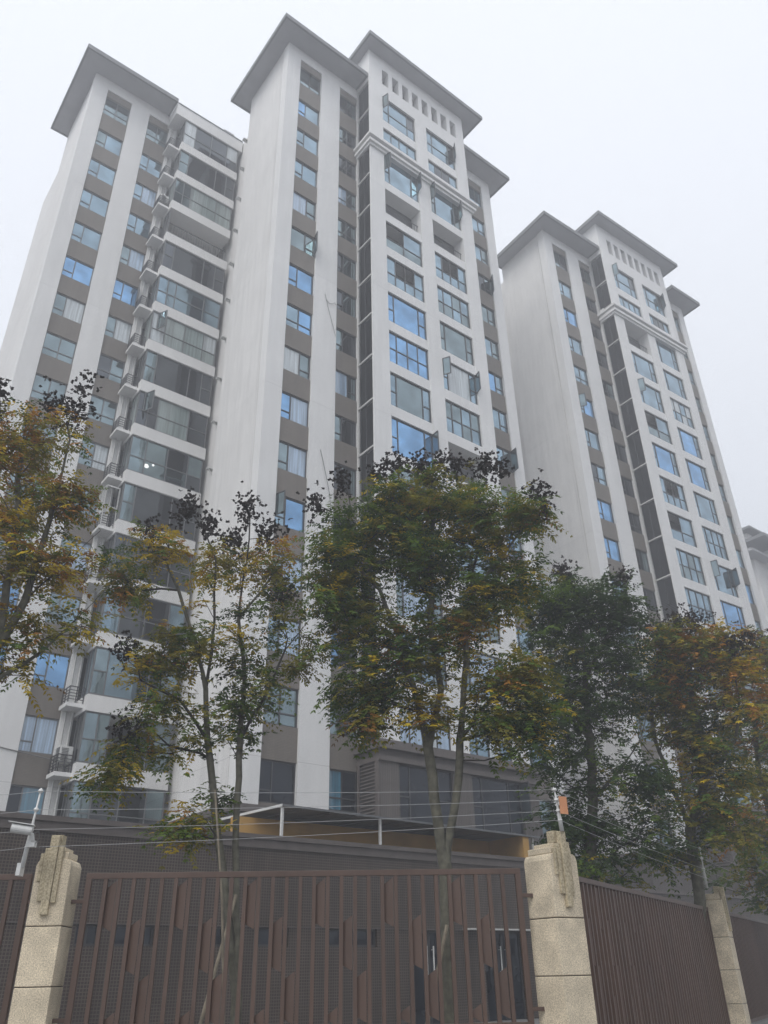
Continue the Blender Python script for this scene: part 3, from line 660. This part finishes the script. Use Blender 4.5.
def fence(a, b, lab, r0, r1, zb=1.0, zt=2.77, seed=0, inner=0.02):
    a, b = Vector(a), Vector(b); d = (b - a).normalized(); L = (b - a).length
    t = thing('metal_fence', lab, 'fence', (a.x, a.y, 0), math.atan2(d.y, d.x), 'brown metal fence panels')
    x0, x1 = r0, L - r1
    f = MB(); f.box(x0, x1, -.03, .03, zt - .07, zt, FENCEM); f.box(x0, x1, -.03, .03, zb, zb + .07, FENCEM)
    f.box(x0, x0 + .07, -.03, .03, zb + .07, zt - .07, FENCEM); f.box(x1 - .07, x1, -.03, .03, zb + .07, zt - .07, FENCEM)
    for z in (zt - .32, zb + .2): f.box(x0 - .14, x0, -.02, .02, z - .025, z + .02, FENCEM); f.box(x1, x1 + .14, -.02, .02, z - .025, z + .02, FENCEM)
    f.build('frame', t, bevel=.004)
    n = round((x1 - x0 - .14) / .176); st = (x1 - x0 - .14) / n
    row = {0: (zt - .66, zt - .09), 2: (zt - 1.13, zt - .52), 3: (zb + .1, zt - 1.12), 1: (zb + .075, zt - 1.5)}
    for i in range(n + 1):
        x = x0 + .07 + i * st
        if 0 < i < n:
            m = MB(); m.box(x - .024, x + .024, -.026, .026, zb + .07, zt - .07, FENCEM); m.build('bar', t)
        ph = (i + seed) % 5
        if i < n and ph in row:
            z0, z1 = row[ph]; m = MB(); xa, xb = x + .02, x + st - .035
            # folded plate: leans back towards its left edge, ends cut aslant
            pts = [(xa, .022, z0 + .06), (xb, -.012, z0), (xb, -.012, z1), (xa, .022, z1 - .08)]
            k = m.mi(FENCEM); i0 = len(m.v)
            m.v += pts + [(p[0], p[1] + .006, p[2]) for p in pts]
            for q in ((0, 1, 2, 3), (7, 6, 5, 4), (0, 4, 5, 1), (1, 5, 6, 2), (2, 6, 7, 3), (3, 7, 4, 0)): m.f.append(tuple(i0 + e for e in q)); m.m.append(k)
            m.build('slat', t)
    return t
fence(Pm, P0, 'brown metal fence panel left of the security camera pillar', .3, .31, seed=2)
fence(P0, P1, 'long brown metal fence panel facing the street between the two nearest pillars', .36, .42, seed=4)
fence(P1 - n2 * .1, P2 - n2 * .1, 'brown metal fence panel slanting away to the right of the corner pillar', .34, .28, seed=1, zb=.45)
fence(P2 - n2 * .1, P3 - n2 * .1, 'farthest brown metal fence panel at the right edge', .28, .28, seed=3, zb=.45)

# wire poles on the pillars
poles = []
def wire_pole(base, top, lab, bend=None):
    t = thing('wire_pole', lab, 'pole', tuple(base), 0, 'white wire poles')
    d = Vector(top) - Vector(base)
    m = MB(); pts = [Vector((0, 0, 0)), d * .3, d * .62, d]
    m.tube(pts, [.030, .026, .014, .010], WMET, n=10); m.build('shaft', t, smooth=True)
    for q in (.25, .47, .72, .96):
        m = MB(); c = d * q; m.tube([c - d.normalized() * .022, c, c + d.normalized() * .022], [.022, .034, .022], WMET, n=10); m.build('insulator', t)
    poles.append([Vector(base) + d * q for q in (.25, .47, .72, .96)])
b0 = sight(19, 873, 11.45); t0 = sight(41.5, 788, 11.35)
wire_pole(sight(22, 868, 11.4), t0, 'white wire pole carrying the security camera beside the left pillar')
wire_pole(sight(562, 831, 11.45), sight(554, 788, 11.35), 'white wire pole on the corner pillar next to the orange plate')
wire_pole(sight(707, 888, 20.9), sight(699.5, 847, 20.6), 'thin white wire pole on the farther right pillar')
m = MB(); bp = sight(19, 876, 11.42); m.obox(bp, bp + Vector((0, 0, .14)), .12, .05, WMET); tag(m.build('pole_bracket'), 'white bracket plate holding the leaning pole behind the left fence', 'bracket')
for i, lab in enumerate(('lowest', 'second lowest', 'second highest', 'highest')):
    m = MB()
    ys = [850.5, 832.5, 813, 795][i]; ye = [847.5, 829.5, 810.5, 794][i]
    pts = [sight(-60, ys, 11.7), poles[0][i], poles[1][i], poles[2][i], poles[2][i] + (poles[2][i] - poles[1][i])]
    full = []
    for a, b in zip(pts, pts[1:]):
        for q in range(8):
            u = q / 8; p_ = a.lerp(b, u); p_ = p_ + Vector((0, 0, -.03 * 4 * u * (1 - u))); full.append(p_)
    full.append(pts[-1])
    m.tube(full, .003, WIRE, n=5)
    tag(m.build('fence_wire'), f'{lab} of the four thin wires strung above the fence', 'wire', 'wires above the fence')
# warning plate
sp_ = sight(563.5, 806, 11.4)
sg = thing('warning_plate', 'small faded orange plate hanging on the wires by the corner pole', 'sign', tuple(sp_), R_(30))
m = MB(); m.box(-.065, .065, -.004, .004, -.1, .12, ORNG); m.build('plate', sg)
m = MB(); m.tube([(-.05, 0, .12), (-.05, 0, .15)], .004, WIRE, n=5); m.tube([(.05, 0, .12), (.05, 0, .15)], .004, WIRE, n=5); m.build('hook', sg)

# security camera
cp = sight(30.5, 836, 11.3)
sc = thing('security_camera', 'white bullet security camera clamped to the pole above the left pillar', 'security camera', tuple(cp), R_(0)); sc.scale = (.8, .8, .8)
m = MB(); ax = Vector((-.95, -.28, .12)).normalized() 
c0 = Vector((.05, -.1, .06)); c1 = c0 + ax * .30
m.tube([c0 - ax * .01, c0, c0 + ax * .2, c1], [.05, .07, .07, .07], WMET, n=16); m.build('housing', sc, smooth=False)
m = MB(); m.obox(c0 + Vector((0, 0, .075)) - ax * .03, c1 + Vector((0, 0, .079)) + ax * .05, .16, .012, WMET); m.build('sun_shield', sc)
m = MB(); m.tube([c1, c1 + ax * .006], .04, LOUV, n=16); m.build('lens', sc)
m = MB(); m.tube([(.06, -.1, .02), (.07, -.06, -.06), (.05, .0, -.1)], .028, WMET, n=8); m.box(.0, .1, -.05, .05, -.16, -.07, WMET); m.build('bracket', sc)
m = MB(); m.tube([(.08, -.08, .03), (.14, -.06, .05), (.16, -.03, -.03), (.09, 0, -.12)], .006, CABLE, n=5); m.build('cable', sc)

# ------------------------------------------------------------------ trees
def tree(label, D, trunk_px, blobs, seed, pal, npods=0, density=1.0, leafscale=1.0, base_z=.3, rtrunk=.11, group='autumn trees behind the fence'):
    """trunk_px: stems as polylines (x, y, depth offset); blobs: (x, y, rx, ry, count, palette index)"""
    rng = np.random.default_rng(seed); rn = random.Random(seed)
    pt = lambda x, y, dd=0: np.array(sight(x, y, D + dd))
    nodes = []; parent = []; fixed = []
    for stem in trunk_px:
        prev = -1
        pts = [pt(*q) for q in stem[1:]] if stem[0] is not None else None
        if stem[0] == 'base':
            g = pts[0].copy(); g[2] = base_z; pts = [g] + pts
        elif stem[0] is not None: prev = min(range(len(nodes)), key=lambda i: np.linalg.norm(nodes[i] - pt(*stem[0])))
        start = nodes[prev] if prev >= 0 else pts[0]
        if prev < 0: nodes.append(pts[0]); parent.append(-1); prev = 0 if len(nodes) == 1 else len(nodes) - 1; pts = pts[1:]
        for q in pts:
            a = nodes[prev]; n = max(1, int(np.linalg.norm(q - a) / .3))
            for j in range(1, n + 1):
                nodes.append(a + (q - a) * j / n + rng.normal(0, .012, 3)); parent.append(prev); prev = len(nodes) - 1
    base = nodes[0].copy()
    nstem = len(nodes)
    depth_px = (D * math.cos(PITCH))
    cent = []
    for (x, y, rx, ry, cnt, pi) in blobs:
        c = pt(x, y); sc = np.linalg.norm(c - np.array(EYE)) / FPX * .93
        for _ in range(int(cnt)):
            v = rng.normal(0, 1, 3); v /= np.linalg.norm(v); v *= rng.random() ** .42
            p = c + np.array(rt) * v[0] * rx * sc + np.array((0, 0, 1.)) * v[1] * ry * sc * 1.1 + np.array((0, 1., 0)) * v[2] * (rx + ry) / 2 * sc * .95
            cent.append((p, pi))
    # greedy connection, nearest to the stem first
    order = sorted(range(len(cent)), key=lambda i: min(np.linalg.norm(cent[i][0] - n) for n in nodes[:nstem:2]))
    plen = [0.0] * len(nodes)
    for i in range(1, len(nodes)): plen[i] = plen[parent[i]] + .25
    tips = []
    for i in order:
        p = cent[i][0]; A = np.array(nodes)
        d = np.linalg.norm(A - p, axis=1) + .22 * np.array(plen) + 1.1 * np.maximum(0, A[:, 2] - p[2] + .1)
        j = int(np.argmin(d)); a = nodes[j]; L = np.linalg.norm(p - a)
        n = max(1, int(L / .28)); prev = j
        mid_ = (a + p) / 2 + np.array((0, 0, -.10 * L)) + rng.normal(0, .05 * L, 3)
        for q in range(1, n + 1):
            u = q / n; pos = (1 - u) ** 2 * a + 2 * u * (1 - u) * mid_ + u * u * p
            nodes.append(pos + rng.normal(0, .012, 3) * (u < 1)); parent.append(prev); plen.append(plen[prev] + L / n); prev = len(nodes) - 1
        tips.append((prev, cent[i][1]))
    # radii
    cnt = np.zeros(len(nodes)); 
    ch = [[] for _ in nodes]
    for i in range(len(nodes)):
        if parent[i] >= 0: ch[parent[i]].append(i)
    orderd = list(range(len(nodes)))
    for i in reversed(orderd):
        if not ch[i]: cnt[i] += 1
        if parent[i] >= 0: cnt[parent[i]] += cnt[i]
    rad = .0065 * np.maximum(1, cnt) ** .5
    rmax = rad[0]; k = rtrunk / rmax
    rad = np.where(rad < .012, rad, .012 + (rad - .012) * (rtrunk - .012) / max(1e-6, rmax - .012))
    t = thing('autumn_tree', label, 'tree', tuple(base), 0, group)
    bm_, br_ = MB(), MB()
    # chains
    for i in range(len(nodes)):
        kids = ch[i]
        if not kids: continue
        main = max(kids, key=lambda c: cnt[c])
        starts = [c for c in kids if c != main] + ([main] if parent[i] < 0 else [])
        for s in starts:
            chain = [i, s]; c = s
            while ch[c]: c = max(ch[c], key=lambda q: cnt[q]); chain.append(c)
            rr = [rad[q] for q in chain]; rr[0] = min(rr[0], rr[1] * 1.15) if chain[0] != 0 else rr[0] * 1.25
            P = [Vector(nodes[q] - base) for q in chain]
            big = rad[s] > .028
            (bm_ if big else br_).tube(P, rr, BARK if big else TWIG, n=10 if big else 4, cap=False)
    bm_.build('trunk', t, smooth=True)
    if br_.f: br_.build('branches', t, smooth=True)
    # compound leaves
    V = []; Fm = []
    def leaflet(p, d, nrm, L, W, mi):
        s = np.cross(d, nrm); s /= np.linalg.norm(s) + 1e-9
        V.extend([p, p + d * L * .45 + s * W, p + d * L, p + d * L * .45 - s * W]); Fm.append(mi)
    for ti, pi in tips:
        probs = pal[pi]
        tip = nodes[ti]; back = nodes[parent[ti]]
        dirb = tip - back; dirb /= np.linalg.norm(dirb) + 1e-9
        clump_mi = rng.choice(7, p=probs)
        if clump_mi == 6:     # dry pod cluster
            n = int(rng.integers(9, 20))
            for _ in range(n * 2):
                c = tip + rng.normal(0, .10, 3) * np.array((1, 1, 1.5))
                for q in range(3):
                    d = rng.normal(0, 1, 3); d /= np.linalg.norm(d); nr = rng.normal(0, 1, 3)
                    leaflet(c, d, nr, .07, .03, 6)
            continue
        nl = int(rng.integers(7, 14) * density)
        for _ in range(max(2, nl)):
            az = rng.uniform(0, 2 * math.pi); d = np.array((math.cos(az), math.sin(az), rng.uniform(-.35, .45))) * .8 + dirb * .5
            d /= np.linalg.norm(d)
            start = tip + (back - tip) * rng.random() * .8 + rng.normal(0, .07, 3)
            RL = rng.uniform(.30, .58) * leafscale; npair = int(rng.integers(6, 10))
            mi = clump_mi if rng.random() < .7 else rng.choice(7, p=probs)
            if mi == 6: mi = clump_mi
            droop = rng.uniform(.4, 1.1)
            sag = np.array((0, 0, -1.)) * droop
            for j in range(npair):
                u = (j + .8) / npair
                pos = start + d * RL * u + sag * RL * u * u * .55
                tang = d + sag * 1.1 * u; tang /= np.linalg.norm(tang)
                side = np.cross(tang, (0, 0, 1.)); side /= np.linalg.norm(side) + 1e-9
                nr = np.cross(side, tang) + rng.normal(0, .35, 3)
                LL = rng.uniform(.065, .115) * leafscale * (1 - .25 * abs(u - .5))
                for sg_ in (-1, 1):
                    if rng.random() < .1: continue
                    dd = side * sg_ * .8 + tang * .5 + np.array((0, 0, -.3 * droop)) + rng.normal(0, .12, 3); dd /= np.linalg.norm(dd)
                    leaflet(pos, dd, nr, LL, LL * .21, mi)
            leaflet(pos, tang, nr, LL, LL * .21, mi)
    V = np.array(V) - base; n = len(Fm)
    me = bpy.data.meshes.new('crown'); me.vertices.add(4 * n); me.vertices.foreach_set('co', V.ravel())
    me.loops.add(4 * n); me.loops.foreach_set('vertex_index', np.arange(4 * n, dtype=np.int32))
    me.polygons.add(n); me.polygons.foreach_set('loop_start', np.arange(0, 4 * n, 4, dtype=np.int32)); me.polygons.foreach_set('loop_total', np.full(n, 4, dtype=np.int32))
    for m in LEAFS: me.materials.append(m)
    me.polygons.foreach_set('material_index', np.array(Fm, dtype=np.int32)); me.update(calc_edges=True)
    o = bpy.data.objects.new('crown', me); COL.objects.link(o); o.parent = t
    print(label[:30], 'nodes', len(nodes), 'leaflets', n)
    return t
#            dg   g    ol   ye   or   br   pod
PAL = [np.array(p) / sum(p) for p in [
    (.32, .42, .22, .04, .0, .0, .0),      # 0 green
    (.12, .32, .42, .11, .02, .01, .0),    # 1 olive
    (.03, .14, .36, .30, .14, .03, .0),    # 2 yellow orange
    (.0, .0, .0, .0, .0, .0, 1.0),         # 3 pods
    (.06, .14, .32, .17, .20, .11, .0),    # 4 rusty
    (.80, .17, .03, .0, .0, .0, .0),       # 5 dark green
]]
tree('yellow-brown tree leaning in from the left edge', 12.8,
     [('base', (-120, 1000), (-90, 860, 0), (-45, 720), (-5, 650)), ((-5, 650), (25, 600), (50, 520), (70, 440)), ((-5, 650), (12, 560), (20, 480), (28, 410)), ((-90, 860), (-20, 690), (45, 650), (90, 605), (108, 585)), ((25, 600), (70, 560), (100, 530))],
     [(18, 440, 42, 36, 26, 2), (52, 430, 26, 26, 12, 4), (30, 500, 46, 38, 30, 2), (70, 500, 22, 28, 14, 2), (12, 570, 44, 38, 24, 2), (58, 565, 34, 22, 13, 2), (15, 640, 45, 35, 20, 2), (68, 625, 32, 18, 9, 2), (-30, 520, 50, 110, 40, 2), (8, 400, 14, 20, 3, 3), (55, 402, 22, 10, 4, 3), (82, 410, 12, 30, 3, 3)],
     21, PAL, rtrunk=.10, density=.8)
tree('slender two-stemmed tree with sparse olive leaves before the left side of the middle tower', 14.0,
     [('base', (236, 1020), (237, 870), (236, 800), (240, 740)), ((240, 740), (243, 680), (240, 620), (246, 560), (250, 520)), ((240, 740), (262, 700), (285, 650), (310, 620)), ((236, 1000), (222, 880), (214, 800), (208, 740), (205, 690), (195, 640), (178, 590), (165, 560)), ((205, 690), (215, 620), (215, 560), (205, 530)), ((208, 740), (180, 700), (140, 680), (120, 690)), ((240, 620), (262, 590), (285, 560))],
     [(165, 545, 30, 22, 10, 2), (140, 565, 38, 28, 13, 1), (120, 580, 25, 22, 8, 2), (215, 575, 30, 35, 14, 2), (262, 560, 28, 30, 12, 2), (285, 600, 28, 34, 13, 1), (300, 650, 26, 22, 10, 1), (185, 640, 34, 32, 18, 1), (150, 660, 26, 26, 12, 1), (235, 640, 30, 36, 16, 1), (265, 690, 26, 26, 10, 1), (235, 715, 32, 26, 18, 0), (165, 710, 34, 24, 15, 1), (130, 750, 26, 20, 10, 1), (105, 775, 20, 14, 8, 0), (190, 740, 24, 20, 6, 1), (182, 825, 36, 16, 14, 1), (215, 790, 20, 14, 4, 0),
      (185, 510, 12, 14, 4, 3), (212, 520, 14, 12, 3, 3), (230, 535, 12, 12, 4, 3), (250, 510, 14, 14, 5, 3), (268, 535, 10, 12, 4, 3), (150, 530, 8, 6, 2, 3), (127, 645, 8, 10, 2, 3), (130, 730, 12, 8, 2, 3), (288, 590, 8, 10, 2, 3)],
     22, PAL, rtrunk=.085, density=1.15, leafscale=.95)
tree('large full-crowned green and yellow tree in the centre before the middle tower', 13.4,
     [('base', (452, 1020), (446, 870), (435, 800), (428, 750)), ((446, 870), (455, 800), (461, 740), (465, 680), (468, 600), (480, 540)), ((428, 750), (415, 690), (400, 640), (380, 590), (350, 560)), ((428, 750), (440, 690), (430, 620), (430, 540), (440, 490)), ((415, 690), (395, 650), (360, 640), (335, 640)), ((461, 740), (490, 700), (515, 690)), ((468, 600), (500, 560), (530, 520))],
     [(430, 500, 60, 28, 52, 1), (370, 520, 52, 35, 46, 0), (490, 520, 50, 34, 44, 1), (530, 510, 18, 20, 10, 1), (345, 560, 45, 35, 38, 0), (420, 560, 60, 40, 60, 0), (500, 580, 45, 38, 40, 0), (360, 625, 50, 35, 34, 0), (340, 600, 30, 40, 18, 1), (450, 630, 50, 35, 36, 1), (400, 680, 50, 28, 24, 1), (365, 690, 38, 32, 24, 0), (430, 715, 26, 18, 12, 2), (510, 690, 40, 34, 34, 1), (525, 668, 22, 12, 10, 2), (500, 730, 34, 24, 20, 0), (535, 720, 24, 24, 12, 0), (395, 655, 20, 12, 6, 4), (470, 620, 22, 20, 8, 2), (370, 720, 16, 14, 7, 4),
      (395, 462, 14, 12, 4, 3), (428, 470, 16, 12, 5, 3), (450, 466, 16, 12, 5, 3), (480, 470, 14, 10, 4, 3), (497, 465, 10, 10, 3, 3), (375, 480, 10, 10, 3, 3), (322, 508, 10, 10, 3, 3), (540, 500, 10, 16, 4, 3), (340, 480, 8, 14, 3, 3)],
     23, PAL, rtrunk=.105, density=1.15)
tree('dark green tree right of the corner pillar pole', 19.0,
     [('base', (585, 1000), (588, 900), (592, 800), (590, 740), (585, 680), (580, 620)), ((592, 800), (620, 770), (640, 740), (650, 700)), ((590, 740), (565, 700), (550, 660)), ((585, 680), (605, 640), (620, 610))],
     [(575, 600, 40, 26, 40, 5), (615, 615, 28, 28, 30, 5), (545, 620, 30, 30, 26, 5), (580, 650, 50, 36, 56, 5), (625, 665, 24, 34, 24, 5), (555, 700, 36, 36, 36, 5), (600, 715, 36, 28, 30, 5), (560, 760, 34, 32, 30, 5), (630, 770, 34, 26, 24, 5), (585, 820, 40, 28, 26, 5), (640, 830, 40, 26, 26, 5), (560, 830, 26, 24, 16, 5), (600, 870, 60, 16, 20, 0), (605, 585, 14, 14, 6, 5), (562, 578, 20, 8, 6, 3), (620, 582, 10, 10, 4, 3)],
     24, PAL, rtrunk=.13, density=.9, leafscale=1.25)
tree('rusty brown and green tree before the foot of the right tower', 21.0,
     [('base', (700, 1000), (700, 900), (690, 830), (670, 780), (655, 740), (650, 690)), ((690, 830), (705, 780), (700, 730), (690, 690), (690, 650)), ((670, 780), (640, 740), (625, 700)), ((705, 780), (735, 740), (740, 700))],
     [(670, 650, 34, 20, 40, 4), (705, 645, 40, 18, 44, 4), (650, 685, 34, 26, 34, 1), (700, 680, 40, 26, 44, 4), (738, 690, 24, 30, 24, 2), (680, 720, 50, 24, 40, 1), (695, 750, 20, 22, 20, 2), (665, 700, 10, 18, 8, 4), (715, 770, 40, 30, 36, 1), (660, 790, 34, 26, 14, 1), (720, 820, 45, 30, 36, 1), (670, 850, 40, 22, 20, 0), (655, 628, 18, 8, 8, 3), (690, 622, 24, 8, 10, 3), (735, 640, 14, 14, 8, 3), (708, 740, 10, 20, 7, 5), (655, 670, 12, 14, 6, 3)],
     25, PAL, rtrunk=.13, density=.8, leafscale=1.3)
tree('orange tree at the right edge beyond the slanting fence', 27.0,
     [('base', (800, 1000), (790, 900), (775, 830), (760, 780), (755, 730)), ((775, 830), (790, 780), (795, 720)), ((790, 900), (745, 850), (735, 810))],
     [(755, 660, 34, 18, 36, 4), (765, 690, 40, 26, 50, 4), (745, 730, 34, 28, 36, 4), (785, 740, 40, 40, 40, 1), (755, 780, 36, 28, 40, 1), (740, 830, 34, 30, 26, 4), (780, 850, 40, 34, 34, 1), (750, 880, 34, 22, 20, 0), (757, 640, 14, 6, 5, 3)],
     26, PAL, rtrunk=.14, density=.75, leafscale=1.5)

# tree stakes
m = MB(); m.tube([sight(424, 1040, 13.0), sight(447, 925, 13.2)], [.032, .026], STAKE, n=8); tag(m.build('tree_stake'), 'slanting wooden stake propping the large central tree behind the fence', 'stake', 'tree stakes')
m = MB(); m.tube([sight(224, 1040, 13.2), sight(222, 900, 13.2), sight(215, 790, 13.3)], [.02, .018, .016], STAKE, n=8); tag(m.build('tree_stake'), 'thin pale upright pole in front of the slender two-stemmed tree', 'stake', 'tree stakes')
m = MB(); m.tube([sight(196, 1040, 13.4), sight(236, 895, 13.9)], [.03, .024], STAKE, n=8); tag(m.build('tree_stake'), 'slanting stake propping the slender tree, seen through the fence bars', 'stake', 'tree stakes')

# ------------------------------------------------------------------ haze
hz = MB(); hz.box(-140, 200, -60, 240, -1, 66, ASPH)
ho = hz.build('haze'); ho['kind'] = 'stuff'; ho.data.materials.clear()
hm = bpy.data.materials.new('haze'); hm.use_nodes = True; nt = hm.node_tree; nt.nodes.clear()
out = N(nt, 'ShaderNodeOutputMaterial'); pv_ = N(nt, 'ShaderNodeVolumePrincipled'); pv_.inputs['Color'].default_value = (.93, .95, 1, 1); pv_.inputs['Density'].default_value = .0060; pv_.inputs['Anisotropy'].default_value = .2
nt.links.new(pv_.outputs[0], out.inputs['Volume']); ho.data.materials.append(hm)

# ------------------------------------------------------------------ light
wd = bpy.data.worlds.new('World'); scene.world = wd; wd.use_nodes = True; nt = wd.node_tree; L = nt.links.new
bg = nt.nodes['Background']
sky = N(nt, 'ShaderNodeTexSky', sky_type='NISHITA'); sky.sun_disc = False; sky.sun_elevation = R_(55); sky.sun_rotation = R_(205)
mx = N(nt, 'ShaderNodeMix', data_type='RGBA'); mx.inputs[0].default_value = .86; L(sky.outputs[0], mx.inputs[6]); mx.inputs[7].default_value = (9.0, 9.3, 9.9, 1)
L(mx.outputs[2], bg.inputs[0]); bg.inputs[1].default_value = .088
sun = bpy.data.lights.new('sun', 'SUN'); sun.energy = 1.4; sun.angle = R_(35); sun.color = (1, .97, .93)
so = bpy.data.objects.new('sun', sun); COL.objects.link(so)
az, el = R_(205), R_(55)
sd = Vector((math.sin(az) * math.cos(el), math.cos(az) * math.cos(el), math.sin(el)))
so.rotation_euler = sd.to_track_quat('Z', 'Y').to_euler()
scene.view_settings.view_transform = 'Standard'; scene.view_settings.look = 'None'; scene.view_settings.gamma = 1; scene.view_settings.exposure = .7
scene.render.engine = 'CYCLES'
